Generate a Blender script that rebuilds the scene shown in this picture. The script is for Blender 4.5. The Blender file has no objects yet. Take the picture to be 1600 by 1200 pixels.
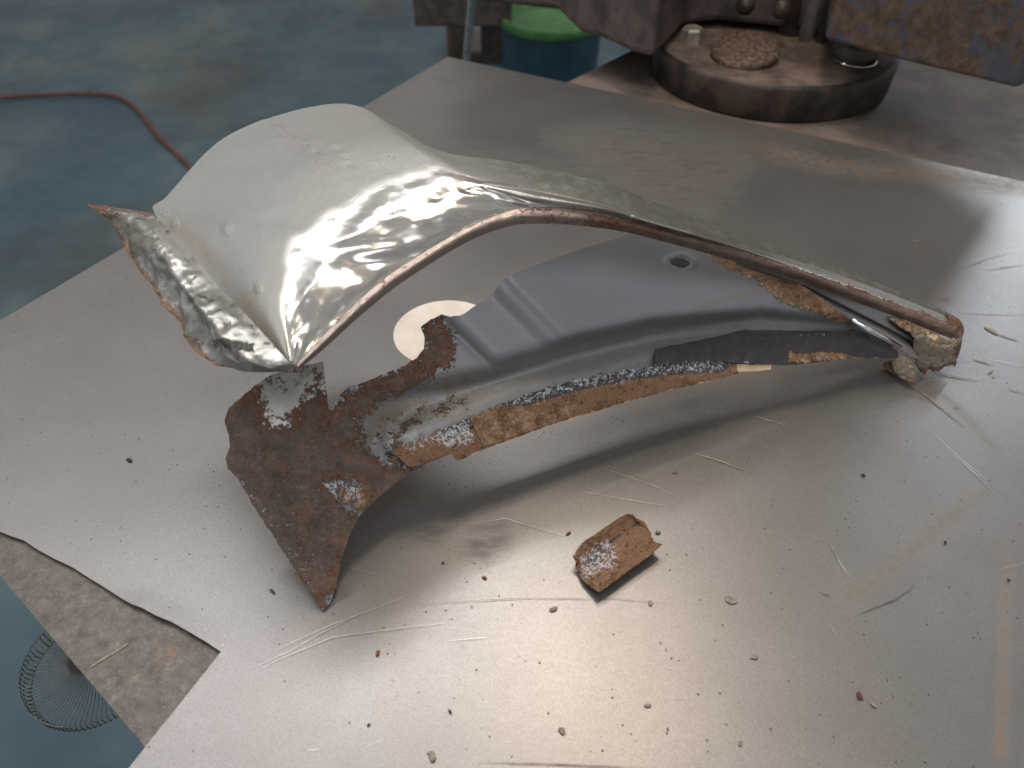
import bpy, bmesh, math, random
import numpy as np
from mathutils import Vector, noise, geometry
random.seed(7)
SC = bpy.context.scene
COL = SC.collection
# ------------------------------------------------------------------ camera
CAM_H, PITCH, F = .55, math.radians(43), 1202.0
cd = bpy.data.cameras.new('camera'); cam = bpy.data.objects.new('camera', cd); COL.objects.link(cam)
cam.location = (0, 0, CAM_H); cam.rotation_euler = (math.pi/2 - PITCH, 0, 0)
cd.sensor_width = 36; cd.lens = F/1600*36; cd.clip_start = .01; cd.clip_end = 60
cd.dof.use_dof = True; cd.dof.focus_distance = .70; cd.dof.aperture_fstop = 6.0
SC.camera = cam
# ------------------------------------------------------------------ world (dim workshop surroundings)
w = bpy.data.worlds.new('World'); SC.world = w; w.use_nodes = True
nt = w.node_tree; bg = nt.nodes['Background']
tc = nt.nodes.new('ShaderNodeTexCoord'); nz = nt.nodes.new('ShaderNodeTexNoise'); cr = nt.nodes.new('ShaderNodeValToRGB')
nz.inputs['Scale'].default_value = 3.2; nz.inputs['Detail'].default_value = 3
nt.links.new(tc.outputs['Generated'], nz.inputs['Vector']); nt.links.new(nz.outputs['Fac'], cr.inputs['Fac'])
cr.color_ramp.elements[0].position = .38; cr.color_ramp.elements[0].color = (.26, .255, .25, 1)
cr.color_ramp.elements[1].position = .66; cr.color_ramp.elements[1].color = (.46, .455, .445, 1)
nt.links.new(cr.outputs['Color'], bg.inputs['Color']); bg.inputs['Strength'].default_value = .84
# ------------------------------------------------------------------ lamps
def area(name, loc, target, sx, sy, power, col, spread=180, roll=0):
    d = bpy.data.lights.new(name, 'AREA'); d.shape = 'RECTANGLE'; d.size = sx; d.size_y = sy
    d.energy = power; d.color = col; d.spread = math.radians(spread)
    o = bpy.data.objects.new(name, d); COL.objects.link(o); o.location = loc
    q = (Vector(target) - Vector(loc)).to_track_quat('-Z', 'Y'); o.rotation_euler = q.to_euler(); o.rotation_euler.rotate_axis('Z', roll)
    return o
area('ceiling_lamp', (.22, 1.14, 1.9), (.19, .5, 0), .34, .5, 10, (1, .84, .66))
area('tube_lamp', (-.62, 1.42, 2.0), (-.2, .5, .2), 1.7, .17, 17, (1, .97, .97))
area('window_light', (1.93, 2.86, 1.65), (.6, .9, 0), .42, 1.3, 16, (.80, .90, 1))
area('left_light', (-2.2, 1.6, 2.4), (0, .6, 0), 2.0, 1.4, 5.5, (.97, .98, 1))  # broad, nearly neutral light from the upper left
area('front_fill', (.2, -.7, 2.7), (.1, .6, .1), 1.6, 1.0, 17, (.98, .98, 1))  # unseen fill added behind the camera to brighten the inner panel
SC.view_settings.view_transform = 'Standard'; SC.view_settings.look = 'None'
SC.view_settings.gamma = 1; SC.view_settings.exposure = .36
# ------------------------------------------------------------------ survey maths: bearings measured in the photograph + heights -> metres
FW = np.array([0, math.cos(PITCH), -math.sin(PITCH)]); UP = np.array([0, math.sin(PITCH), math.cos(PITCH)])
RT = np.array([1., 0, 0]); CC = np.array([0, 0, CAM_H])
def ray(x, y): return FW + RT*((x-800)/F) + UP*((600-y)/F)
def P(x, y, h=0.): r = ray(x, y); return CC + r*((h-CAM_H)/r[2])
def proj(V):
    D = np.asarray(V) - CC; z = D@FW
    return 800 + F*(D@RT)/z, 600 - F*(D@UP)/z
G1 = P(510, 950); G2 = P(1430, 605)
T_ = (G2-G1)/np.linalg.norm(G2-G1); TILT = math.radians(43)
S_ = np.array([-T_[1], T_[0], 0])*math.cos(TILT) + np.array([0, 0, 1])*math.sin(TILT)
N_ = np.cross(T_, S_); N_ = -N_ if N_@(CC-G1) < 0 else N_
def onplane(x, y, off=0.):
    r = ray(x, y); return CC + r*(((G1-CC)@N_ + off)/(r@N_))
def hp(x, y): return onplane(x, y)[2]
# ------------------------------------------------------------------ masks
def dline(X, Y, pts):
    d = np.full(X.shape, 1e9); side = np.zeros(X.shape)
    for (x0, y0), (x1, y1) in zip(pts[:-1], pts[1:]):
        dx, dy = x1-x0, y1-y0; t = np.clip(((X-x0)*dx+(Y-y0)*dy)/(dx*dx+dy*dy), 0, 1)
        q = np.hypot(X-x0-t*dx, Y-y0-t*dy); s = np.sign(dx*(Y-y0)-dy*(X-x0))
        side = np.where(q < d, s, side); d = np.minimum(d, q)
    return d, side
def inside(X, Y, pts):
    c = np.zeros(X.shape, bool)
    for (x0, y0), (x1, y1) in zip(pts, pts[1:]+pts[:1]):
        if y0 == y1: continue
        c ^= ((y0 > Y) != (y1 > Y)) & (X < (x1-x0)*(Y-y0)/(y1-y0)+x0)
    return c
def mpoly(X, Y, pts, soft=10):
    d, _ = dline(X, Y, pts+pts[:1]); return np.clip(.5 + np.where(inside(X, Y, pts), d, -d)/(2*soft), 0, 1)
def mline(X, Y, pts, w=6, soft=6):
    d, _ = dline(X, Y, pts); return np.clip(.5 + (w-d)/(2*soft), 0, 1)
def sst(a, b, x): t = np.clip((x-a)/(b-a), 0, 1); return t*t*(3-2*t)
# ------------------------------------------------------------------ mesh helpers
def link(o, parent=None, **k):
    COL.objects.link(o)
    if parent: o.parent = parent
    for a, b in k.items(): o[a] = b
    return o
def mesh(name, V, Fc, mat, parent=None, smooth=True, solid=0, attrs=None, mats=None, mi=None, **k):
    me = bpy.data.meshes.new(name); me.from_pydata([tuple(map(float, v)) for v in V], [], Fc); me.update()
    for m in (mats or [mat]): me.materials.append(m)
    if smooth: me.polygons.foreach_set('use_smooth', [True]*len(me.polygons))
    if mi is not None: me.polygons.foreach_set('material_index', mi)
    for n, a in (attrs or {}).items():
        at = me.attributes.new(n, 'FLOAT', 'POINT'); at.data.foreach_set('value', np.asarray(a, np.float32))
    o = bpy.data.objects.new(name, me); link(o, parent, **k)
    if solid:
        s = o.modifiers.new('thick', 'SOLIDIFY'); s.thickness = abs(solid); s.offset = -1 if solid > 0 else 1
        if smooth: e = o.modifiers.new('split', 'EDGE_SPLIT'); e.split_angle = math.radians(55)
    return o
def empty(name, loc, label, cat, group=None):
    o = bpy.data.objects.new(name, None); o.empty_display_size = .05; link(o, None, label=label, category=cat)
    o.location = tuple(map(float, loc))
    if group: o['group'] = group
    return o
def adopt(root):     # meshes are written in world metres: keep them there under a moved root
    for c in root.children: c.matrix_parent_inverse = root.matrix_basis.inverted()
def densify(pts, step, jag=0, closed=True, seed=0):
    out = []; L = list(zip(pts, pts[1:]+pts[:1])) if closed else list(zip(pts[:-1], pts[1:]))
    for (x0, y0), (x1, y1) in L:
        d = math.hypot(x1-x0, y1-y0); n = max(1, int(d/step)); nx, ny = -(y1-y0)/max(d, 1e-9), (x1-x0)/max(d, 1e-9)
        for i in range(n):
            t = i/n; x, y = x0+(x1-x0)*t, y0+(y1-y0)*t
            j = jag*(noise.noise(Vector((x*.11, y*.11, seed)))+.6*noise.noise(Vector((x*.35, y*.35, seed+3)))) if jag else 0
            out.append((x+nx*j, y+ny*j))
    if not closed: out.append(pts[-1])
    return out
def cdt(outline, step):
    xs = [p[0] for p in outline]; ys = [p[1] for p in outline]
    gx = np.arange(min(xs), max(xs), step); gy = np.arange(min(ys), max(ys), step)
    X, Y = np.meshgrid(gx, gy); X = X.copy(); X[1::2] += step*.5; X = X.ravel(); Y = Y.ravel()
    d, _ = dline(X, Y, outline+outline[:1]); ok = inside(X, Y, outline) & (d > step*.7)
    pts = [Vector(p) for p in outline] + [Vector((float(a), float(b))) for a, b in zip(X[ok], Y[ok])]
    n = len(outline)
    v, e, f, *_ = geometry.delaunay_2d_cdt(pts, [], [list(range(n))], 1, 1e-6)
    return np.array([tuple(q) for q in v]), [list(q) for q in f]
def cr(pts, t):      # Catmull-Rom through rows of numbers, t in [0, n-1]
    p = np.asarray(pts, float); n = len(p); i = min(int(t), n-2); u = t-i
    a = p[i-1] if i > 0 else 2*p[0]-p[1]; b, c = p[i], p[i+1]; d = p[i+2] if i+2 < n else 2*p[-1]-p[-2]
    return .5*((2*b)+(c-a)*u+(2*a-5*b+4*c-d)*u*u+(-a+3*b-3*c+d)*u**3)
def loft(curves, nu, nv):
    """curves: list (across) of lists (along) of (px,py,h). returns V, F, px, py, u, v"""
    A = [[cr(c, t) for t in np.linspace(0, len(c)-1, nu)] for c in curves]
    R = np.zeros((nu, nv, 3))
    for i in range(nu):
        row = [a[i] for a in A]
        for j, t in enumerate(np.linspace(0, len(row)-1, nv)): R[i, j] = cr(row, t)
    V = [P(*R[i, j]) for i in range(nu) for j in range(nv)]
    Fc = [[i*nv+j, i*nv+j+1, (i+1)*nv+j+1, (i+1)*nv+j] for i in range(nu-1) for j in range(nv-1)]
    U, W = np.meshgrid(np.linspace(0, 1, nu), np.linspace(0, 1, nv), indexing='ij')
    return np.array(V), Fc, R[..., 0].ravel(), R[..., 1].ravel(), U.ravel(), W.ravel()
def vnormals(V, Fc):
    N = np.zeros_like(V); f = np.array(Fc); a, b, c, d = (V[f[:, k]] for k in range(4)); n = np.cross(c-a, d-b)
    for k in range(4): np.add.at(N, f[:, k], n)
    N /= np.maximum(np.linalg.norm(N, axis=1, keepdims=True), 1e-12)
    flip = np.einsum('ij,ij->i', N, CC-V).mean() < 0
    return -N if flip else N
def nzv(V, s, seed=0, octs=3, aniso=None):
    out = np.zeros(len(V))
    for i, v in enumerate(V):
        q = Vector((v[0]*s+seed, v[1]*s, v[2]*s)); a = 1
        for o in range(octs): out[i] += a*noise.noise(q); q = q*2.1; a *= .5
    return out
def tube(path, r, n=10, closed=False):
    V = []; Fc = []; m = len(path); path = [Vector(tuple(map(float, p))) for p in path]
    for i, p in enumerate(path):
        a = path[i-1] if (i or closed) else p; b = path[(i+1) % m] if (i < m-1 or closed) else p
        d = (b-a).normalized(); s = d.cross(Vector((0, 0, 1)));  s = s if s.length > .01 else d.cross(Vector((1, 0, 0)))
        s.normalize(); t = d.cross(s); rr = r[i] if isinstance(r, list) else r
        for k in range(n): V.append(p+(s*math.cos(2*math.pi*k/n)+t*math.sin(2*math.pi*k/n))*rr)
    for i in range(m if closed else m-1):
        for k in range(n): Fc.append([i*n+k, i*n+(k+1) % n, ((i+1) % m)*n+(k+1) % n, ((i+1) % m)*n+k])
    if not closed: Fc += [list(range(n))[::-1], [(m-1)*n+k for k in range(n)]]
    return V, Fc
def join(parts):
    V = []; Fc = []
    for v, f in parts:
        b = len(V); V += list(v); Fc += [[i+b for i in q] for q in f]
    return V, Fc
def lathe(c, prof, n=64, axis=None):      # prof: (r, z)
    V = []; Fc = []; c = Vector(tuple(map(float, c))); q = Vector(axis).to_track_quat('Z', 'Y') if axis else None
    for r, z in prof:
        for k in range(n):
            p = Vector((r*math.cos(2*math.pi*k/n), r*math.sin(2*math.pi*k/n), z)); V.append(c+(q@p if q else p))
    for i in range(len(prof)-1):
        for k in range(n): Fc.append([i*n+k, i*n+(k+1) % n, (i+1)*n+(k+1) % n, (i+1)*n+k])
    return V, Fc
def prism(pts3, dz):                      # pts3 horizontal polygon, extruded by dz
    n = len(pts3); V = [Vector(tuple(map(float, p))) for p in pts3]; V += [v+Vector((0, 0, dz)) for v in V]
    Fc = [list(range(n)), [n+i for i in range(n)][::-1]] + [[i, i+n, (i+1) % n+n, (i+1) % n] for i in range(n)]
    return V, Fc
def fixn(o, bevel=0, seg=2, auto=True):
    bm = bmesh.new(); bm.from_mesh(o.data); bmesh.ops.recalc_face_normals(bm, faces=bm.faces)
    bm.to_mesh(o.data); bm.free()
    if bevel:
        b = o.modifiers.new('bevel', 'BEVEL'); b.width = bevel; b.segments = seg; b.limit_method = 'ANGLE'
    return o
# ------------------------------------------------------------------ materials
class G:
    def __init__(s, name):
        s.m = bpy.data.materials.new(name); s.m.use_nodes = True; s.t = s.m.node_tree; s.b = s.t.nodes['Principled BSDF']
        s.co = s.t.nodes.new('ShaderNodeTexCoord').outputs['Object']
    def n(s, ty, **k):
        x = s.t.nodes.new(ty)
        for a, b in k.items(): setattr(x, a, b)
        return x
    def set(s, sock, v):
        if isinstance(v, bpy.types.NodeSocket): s.t.links.new(v, sock)
        elif isinstance(v, (tuple, list)) and sock.type == 'RGBA': sock.default_value = (*v[:3], 1)
        else: sock.default_value = v
    def noise(s, scale, detail=5, rough=.6, stretch=None, rot=0, off=0):
        x = s.n('ShaderNodeTexNoise'); s.set(x.inputs['Scale'], scale); s.set(x.inputs['Detail'], detail); s.set(x.inputs['Roughness'], rough)
        mp = s.n('ShaderNodeMapping'); s.t.links.new(s.co, mp.inputs['Vector'])
        mp.inputs['Scale'].default_value = stretch or (1, 1, 1); mp.inputs['Rotation'].default_value = (0, 0, rot); mp.inputs['Location'].default_value = (off, off, off)
        s.t.links.new(mp.outputs[0], x.inputs['Vector']); return x.outputs['Fac']
    def vor(s, scale, feature='F1'):
        x = s.n('ShaderNodeTexVoronoi', feature=feature); s.set(x.inputs['Scale'], scale); s.t.links.new(s.co, x.inputs['Vector']); return x.outputs['Distance'], x.outputs['Color']
    def attr(s, name): x = s.n('ShaderNodeAttribute', attribute_name=name); return x.outputs['Fac']
    def math(s, op, a, b=0.): x = s.n('ShaderNodeMath', operation=op); s.set(x.inputs[0], a); s.set(x.inputs[1], b); return x.outputs[0]
    def ss(s, v, a, b, lo=0., hi=1.):
        x = s.n('ShaderNodeMapRange', interpolation_type='SMOOTHSTEP'); s.set(x.inputs[0], v)
        for i, q in enumerate((a, b, lo, hi)): x.inputs[i+1].default_value = q
        return x.outputs[0]
    def mix(s, f, a, b):
        x = s.n('ShaderNodeMix', data_type='RGBA'); s.set(x.inputs[0], f); s.set(x.inputs[6], a); s.set(x.inputs[7], b); return x.outputs[2]
    def mixf(s, f, a, b):
        x = s.n('ShaderNodeMix', data_type='FLOAT'); s.set(x.inputs[0], f); s.set(x.inputs[2], a); s.set(x.inputs[3], b); return x.outputs[0]
    def ramp(s, v, *st):
        x = s.n('ShaderNodeValToRGB'); s.set(x.inputs[0], v); e = x.color_ramp.elements
        for i, (p, c) in enumerate(st):
            q = e[i] if i < 2 else e.new(p); q.position = p; q.color = (*c, 1)
        return x.outputs[0]
    def bump(s, h, dist, strength=1., prev=None):
        x = s.n('ShaderNodeBump'); s.set(x.inputs['Height'], h); x.inputs['Distance'].default_value = dist; s.set(x.inputs['Strength'], strength)
        if prev: s.t.links.new(prev, x.inputs['Normal'])
        return x.outputs[0]
    def out(s, col=None, rough=None, metal=None, nrm=None, coat=None):
        for k, v in (('Base Color', col), ('Roughness', rough), ('Metallic', metal), ('Normal', nrm), ('Coat Weight', coat)):
            if v is not None: s.set(s.b.inputs[k], v)
        return s.m
def mat_sheet(name, base, metal=.6, rough=.35, grain=.15, coat=0., gloss_rough=.1, k=.9, peel=.02):
    """weathered car body sheet: paint plus masks rust / orange / white / dark / gloss / stain"""
    g = G(name)
    nf = g.noise(330, 9, .8); nm = g.noise(80, 7, .7); nb = g.noise(18, 4); nh = g.noise(1500, 3, .75)
    col = g.mix(g.ss(nb, .3, .7), tuple(c*(1-grain) for c in base), tuple(min(1, c*(1+grain)) for c in base))
    mx = g.math('ADD', g.math('MULTIPLY', nf, .6), g.math('MULTIPLY', nm, .5))      # ~.55 mean
    def msk(a, kk=k, lo=.42, hi=.58): return g.ss(g.math('ADD', g.attr(a), g.math('MULTIPLY', g.math('SUBTRACT', mx, .55), kk)), lo, hi)
    col = g.mix(g.math('MULTIPLY', g.attr('gloss'), .85), col, (.52, .51, .485))
    col = g.mix(g.attr('pale'), col, (.50, .495, .48))
    st = g.math('MULTIPLY', g.attr('stain'), g.ss(nm, .25, .7)); col = g.mix(st, col, (.26, .16, .06))
    mo = g.math('MULTIPLY', msk('orange', k*2.6), g.ss(g.attr('orange'), .02, .12)); mr = g.math('MULTIPLY', msk('rust', k*3.3), g.ss(g.attr('rust'), .02, .12))
    hi = g.math('ADD', .5, g.math('MULTIPLY', g.math('SUBTRACT', g.math('ADD', g.math('ADD', g.math('MULTIPLY', nf, .35), g.math('MULTIPLY', nm, .3)), g.math('MULTIPLY', nh, .35)), .5), 3.4))
    vp, vpc = g.vor(420); pitv = g.ss(g.math('ADD', vp, g.math('MULTIPLY', nf, .5)), .3, .6)
    oc = g.ramp(hi, (.1, (.035, .020, .014)), (.32, (.12, .058, .030)), (.5, (.225, .125, .068)), (.68, (.36, .25, .155)), (.85, (.58, .49, .38)))
    rc = g.ramp(hi, (.1, (.040, .030, .026)), (.4, (.095, .072, .062)), (.6, (.14, .105, .085)), (.78, (.20, .145, .11)), (.95, (.36, .31, .27)))
    rc = g.mix(g.math('MULTIPLY', g.ss(g.noise(45, 7, .8, off=4), .49, .66), .58), rc, g.ramp(hi, (.2, (.11, .05, .028)), (.8, (.33, .165, .08))))
    oo = g.ramp(hi, (.2, (.08, .03, .016)), (.8, (.28, .125, .055)))
    edge = g.math('MULTIPLY', mr, g.math('SUBTRACT', 1., msk('rust', k*3.3, .58, .9)))
    rc2 = g.mix(edge, rc, oo)
    col = g.mix(mo, col, oc); col = g.mix(mr, col, rc2)
    md = g.math('MULTIPLY', msk('dark', 1.), g.ss(g.attr('dark'), .02, .12)); dc = g.ramp(nf, (.3, (.018, .018, .022)), (.75, (.075, .07, .075)))
    col = g.mix(md, col, dc)
    vd, vc = g.vor(330)
    mw = g.math('MULTIPLY', g.ss(g.math('ADD', g.attr('white'), g.math('MULTIPLY', g.math('SUBTRACT', g.noise(300, 7, .85, off=3), .5), 3.4)), .55, .66), g.ss(g.attr('white'), .02, .1))
    col = g.mix(mw, col, g.ramp(nh, (.3, (.30, .31, .35)), (.6, (.62, .63, .67))))
    cm = msk('cream', 1.2); cm = g.math('MULTIPLY', cm, g.ss(g.attr('cream'), .02, .12)); col = g.mix(cm, col, g.ramp(nf, (.3, (.42, .30, .18)), (.65, (.68, .56, .40))))
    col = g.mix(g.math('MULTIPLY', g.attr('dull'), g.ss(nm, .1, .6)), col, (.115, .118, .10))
    anym = g.math('MAXIMUM', g.math('MAXIMUM', mo, mr), g.math('MAXIMUM', md, g.math('MAXIMUM', mw, cm)))
    gl = g.attr('gloss')
    r0 = g.mixf(gl, g.math('ADD', rough, g.math('MULTIPLY', g.math('SUBTRACT', nm, .5), .15)), gloss_rough)
    R = g.mixf(anym, r0, g.ss(nf, .3, .7, .62, .9)); M = g.math('MULTIPLY', g.mixf(gl, metal, .82), g.math('SUBTRACT', 1., anym))
    lvl = g.math('ADD', g.math('MULTIPLY', g.math('ADD', nf, g.math('MULTIPLY', pitv, .25)), g.math('ADD', g.math('MULTIPLY', anym, 1.0), g.math('MULTIPLY', g.mixf(gl, 1., .06), peel))), g.math('MULTIPLY', anym, .3))
    return g.out(col, R, M, g.bump(lvl, .0016, .8), coat)
M = {}
M['skin'] = mat_sheet('silver_paint', (.255, .26, .247), .35, .44, .05, 0, .17, .9, .35)
M['inner'] = mat_sheet('inner_primer', (.225, .235, .257), .4, .42, .05)
M['strip'] = mat_sheet('corroded_seam', (.25, .13, .06), 0, .7, .3, k=1.1)
M['lip'] = mat_sheet('rolled_lip', (.25, .18, .155), .25, .48, .15)
M['greystrip'] = mat_sheet('grey_flange', (.22, .225, .23), .3, .4, .08)
M['clay'] = mat_sheet('crumbly_sealant', (.24, .20, .155), 0, .7, .3)
def simple(name, c, metal=0, rough=.5, s1=30, var=.25, c2=None, lo=.35, hi=.65, bump=0, bs=200):
    g = G(name); n = g.noise(s1, 6); col = g.mix(g.ss(n, lo, hi), tuple(x*(1-var) for x in c), c2 or tuple(min(1, x*(1+var)) for x in c))
    return g.out(col, g.math('ADD', rough, g.math('MULTIPLY', g.math('SUBTRACT', n, .5), .2)), metal, g.bump(g.noise(bs, 4), bump) if bump else None)
def mat_plate():
    g = G('steel_plate')
    fine = g.noise(1100, 3, .8); med = g.noise(40, 5); big = g.noise(5, 4); br = g.noise(60, 4, .6, (1, 9, 1), .35)
    base = g.mix(g.ss(big, .3, .7), (.238, .230, .226), (.296, .286, .279))
    base = g.mix(g.math('MULTIPLY', g.ss(med, .35, .75), .35), base, (.22, .205, .195))
    base = g.mix(g.math('MULTIPLY', g.ss(fine, .40, .64), .45), base, (.12, .108, .098))
    d, c = g.vor(190); sep = g.n('ShaderNodeSeparateColor'); g.set(sep.inputs[0], c)
    pick = g.math('GREATER_THAN', sep.outputs[0], .93); sp = g.math('MULTIPLY', g.ss(d, .10, .22, 1, 0), pick)
    base = g.mix(g.math('MULTIPLY', sp, .75), base, (.05, .035, .03))
    d2, c2 = g.vor(45); sep2 = g.n('ShaderNodeSeparateColor'); g.set(sep2.inputs[0], c2)
    sp2 = g.math('MULTIPLY', g.ss(g.math('ADD', d2, g.math('MULTIPLY', fine, .12)), .1, .16, 1, 0), g.math('GREATER_THAN', sep2.outputs[1], .93))
    base = g.mix(g.math('MULTIPLY', sp2, .5), base, (.14, .115, .09))
    d3, c3 = g.vor(400); sep3 = g.n('ShaderNodeSeparateColor'); g.set(sep3.inputs[0], c3)
    sp3 = g.math('MULTIPLY', g.ss(d3, .08, .18, 1, 0), g.math('GREATER_THAN', sep3.outputs[2], .95))
    base = g.mix(g.math('MULTIPLY', sp3, .7), base, (.85, .84, .80))
    st = g.math('MULTIPLY', g.attr('stain'), g.ss(g.noise(90, 6, .7), .25, .75)); base = g.mix(st, base, (.20, .12, .065))
    du = g.math('MULTIPLY', g.attr('smudge_shade'), g.ss(g.noise(25, 5, .7, (1, 4, 1), .5), .3, .65)); base = g.mix(du, base, (.085, .075, .068))
    ov = g.math('MULTIPLY', g.attr('olive'), g.ss(med, .2, .6)); base = g.mix(ov, base, (.19, .155, .105))
    R = g.math('ADD', g.math('ADD', .37, g.math('MULTIPLY', g.math('SUBTRACT', br, .5), .12)), g.math('MULTIPLY', g.math('MAXIMUM', g.math('MAXIMUM', st, du), g.math('MAXIMUM', sp, ov)), .3))
    Mt = g.math('SUBTRACT', .72, g.math('MULTIPLY', g.math('MAXIMUM', st, du), .5))
    return g.out(base, R, Mt, g.bump(fine, .0002, .5, g.bump(big, .001, .3)))
M['plate'] = mat_plate()
M['scratch'] = simple('bright_scratch', (.52, .51, .49), .6, .4)
M['mark'] = simple('dark_pencil_mark', (.10, .085, .075), .1, .7, 300)
M['smear'] = simple('brown_smear', (.24, .19, .15), .2, .6, 300)
M['disc'] = simple('cream_disc', (.80, .74, .66), 0, .6, 25, .07)
M['chrome'] = simple('bright_rod', (.75, .77, .8), 1, .12)
def mat_bench():
    g = G('bench_steel'); n1 = g.noise(120, 7, .7); n2 = g.noise(14, 5); f = g.noise(800, 3)
    c = g.ramp(n1, (.3, (.075, .066, .058)), (.6, (.15, .135, .118)), (.78, (.28, .25, .21)))
    se = g.n('ShaderNodeSeparateXYZ'); g.set(se.inputs[0], g.co); far = g.ss(se.outputs[1], .95, 1.15)
    c = g.mix(far, c, g.mix(g.ss(n2, .4, .62), (.115, .088, .072), (.17, .132, .108)))
    c = g.mix(g.math('MULTIPLY', g.ss(g.noise(22, 6, .7, off=5), .62, .7), .6), c, (.30, .17, .07)); c = g.mix(g.math('MULTIPLY', g.ss(f, .6, .72), .4), c, (.42, .40, .37))
    return g.out(c, g.mixf(far, .5, .75), g.mixf(far, .45, .0), g.bump(n1, .0006))
M['bench'] = mat_bench()
M['bench_far'] = simple('rusty_bench_far', (.13, .10, .082), .4, .48, 12, .3, (.19, .14, .11), bump=.0005)
M['flange'] = simple('red_oxide_edge', (.13, .055, .04), .1, .6, 60, .4)
def mat_floor():
    g = G('blue_floor_paint'); n = g.noise(1.6, 5, .6, off=2); n2 = g.noise(9, 6, .7); n3 = g.noise(60, 5, .7)
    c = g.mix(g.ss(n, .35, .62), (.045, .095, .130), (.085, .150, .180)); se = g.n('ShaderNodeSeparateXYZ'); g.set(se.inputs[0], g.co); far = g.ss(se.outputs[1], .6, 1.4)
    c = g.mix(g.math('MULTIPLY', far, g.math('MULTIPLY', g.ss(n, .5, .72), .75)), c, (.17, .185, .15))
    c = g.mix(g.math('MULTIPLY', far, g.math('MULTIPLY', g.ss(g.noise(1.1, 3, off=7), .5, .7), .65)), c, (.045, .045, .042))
    c = g.mix(g.math('MULTIPLY', g.ss(n3, .62, .7), .8), c, (.10, .055, .03)); c = g.mix(g.math('MULTIPLY', g.ss(n2, .62, .75), .5), c, (.14, .19, .20))
    return g.out(c, g.ss(n2, .3, .7, .45, .6), 0, g.bump(n2, .0006))
M['floor'] = mat_floor()
M['cable'] = simple('orange_cable', (.17, .068, .042), 0, .7)
M['blue'] = simple('blue_plastic', (.018, .055, .085), 0, .45, 8, .2)
M['green'] = simple('green_plastic', (.07, .20, .055), 0, .5, 10, .25)
M['pipe'] = simple('galvanised_pipe', (.45, .44, .44), .25, .5, 40)
M['darkm'] = simple('grimy_iron', (.085, .070, .064), .2, .6, 20, .3, (.13, .10, .088), bump=.001, bs=60)
M['dust'] = simple('dusty_iron', (.115, .082, .066), .1, .75, 25, .25, (.19, .145, .115), bump=.0006)
M['rim'] = simple('worn_iron_rim', (.042, .034, .031), .4, .5, 22, .35, (.085, .062, .05), bump=.001, bs=80)
M['nut'] = simple('pale_nut', (.42, .38, .32), .5, .45)
M['rustdisc'] = simple('pitted_rust', (.10, .068, .05), .1, .85, 150, .4, (.21, .14, .10), bump=.003, bs=180)
def mat_beam():
    g = G('blue_rusty_beam'); n = g.noise(14, 7, .7); m = g.noise(60, 6, .7)
    c = g.ramp(m, (.3, (.045, .034, .03)), (.5, (.10, .065, .045)), (.7, (.17, .11, .075)))
    c = g.mix(g.math('MULTIPLY', g.ss(n, .47, .56), .7), c, (.055, .08, .125)); c = g.mix(g.math('MULTIPLY', g.ss(g.noise(170, 5, .7), .66, .72), .6), c, (.28, .27, .27))
    return g.out(c, .55, .2, g.bump(m, .001))
M['beam'] = mat_beam()
M['wire'] = simple('thin_grey_wire', (.22, .21, .19), .6, .45)
M['flake_rust'] = simple('rust_flake', (.17, .06, .03), 0, .8, 300, .4)
M['flake_red'] = simple('red_flake', (.11, .035, .03), 0, .7, 300, .3)
M['flake_dark'] = simple('dark_flake', (.035, .03, .026), .2, .7, 300, .4)
M['flake_grey'] = simple('grey_flake', (.26, .22, .18), .2, .75, 300, .3)
M['grit'] = simple('grit', (.12, .10, .085), .2, .8, 300, .5)
M['flake_green'] = simple('green_flake', (.05, .10, .065), .1, .6, 300, .3)
# ================================================================== SETTING
fl = 3.2; Z0 = -.85
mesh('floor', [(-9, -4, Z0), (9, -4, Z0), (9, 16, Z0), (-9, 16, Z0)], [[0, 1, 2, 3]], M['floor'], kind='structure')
# ------------------------------------------------------------------ bench under the plate
bench = empty('workbench', P(225, 1165, -.004), 'dark stained steel workbench top under the loose plate, visible at its lower left', 'workbench')
ZB = -.0045
bp = [P(x, y, ZB) for x, y in [(890, 127), (-230, 640), (0, 900), (225, 1165), (360, 1324), (900, 1900), (2900, 1500), (2300, 100), (1240, -47)]]
V, Fc = prism(bp, -.006); fixn(mesh('bench_top', V, Fc, M['bench'], bench, smooth=False))
# red-brown angle frame below the top edge
def edgebar(a, b, z0, z1, t, mat, name):
    a, b = Vector(a), Vector(b); d = (b-a).normalized(); n = Vector((-d.y, d.x, 0))
    pts = [a, b, b+n*t, a+n*t]; pts = [(p.x, p.y, z0) for p in pts]; V, Fc = prism(pts, z1-z0); return fixn(mesh(name, V, Fc, mat, bench, smooth=False))
edgebar(Vector(bp[2])+Vector((0.004, 0.004, 0)), Vector(bp[4])+Vector((.004, .004, 0)), -.045, ZB-.0065, .005, M['flange'], 'edge_angle')
for (x, y) in [(60, 930), (850, 200)]:
    q = P(x, y, -.05); q = q+np.array([.14, .10, 0])*(1 if y > 500 else 0)+np.array([.1, -.15, 0])*(0 if y > 500 else 1)
    V, Fc = prism([(q[0]+a*.025, q[1]+b*.025, Z0) for a, b in ((-1, -1), (1, -1), (1, 1), (-1, 1))], .8); fixn(mesh('leg', V, Fc, M['flange'], bench, smooth=False))
V, Fc = [], []
for i, (x, y) in enumerate([(139, 1043), (158, 1031), (180, 1018), (199, 1006)]): V += [P(x, y-1.6, ZB+.0006), P(x+1, y+1.6, ZB+.0006)]
mesh('chalk_line', V, [[2*i, 2*i+2, 2*i+3, 2*i+1] for i in range(3)], M['flake_grey'], bench, smooth=False)
adopt(bench)
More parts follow.
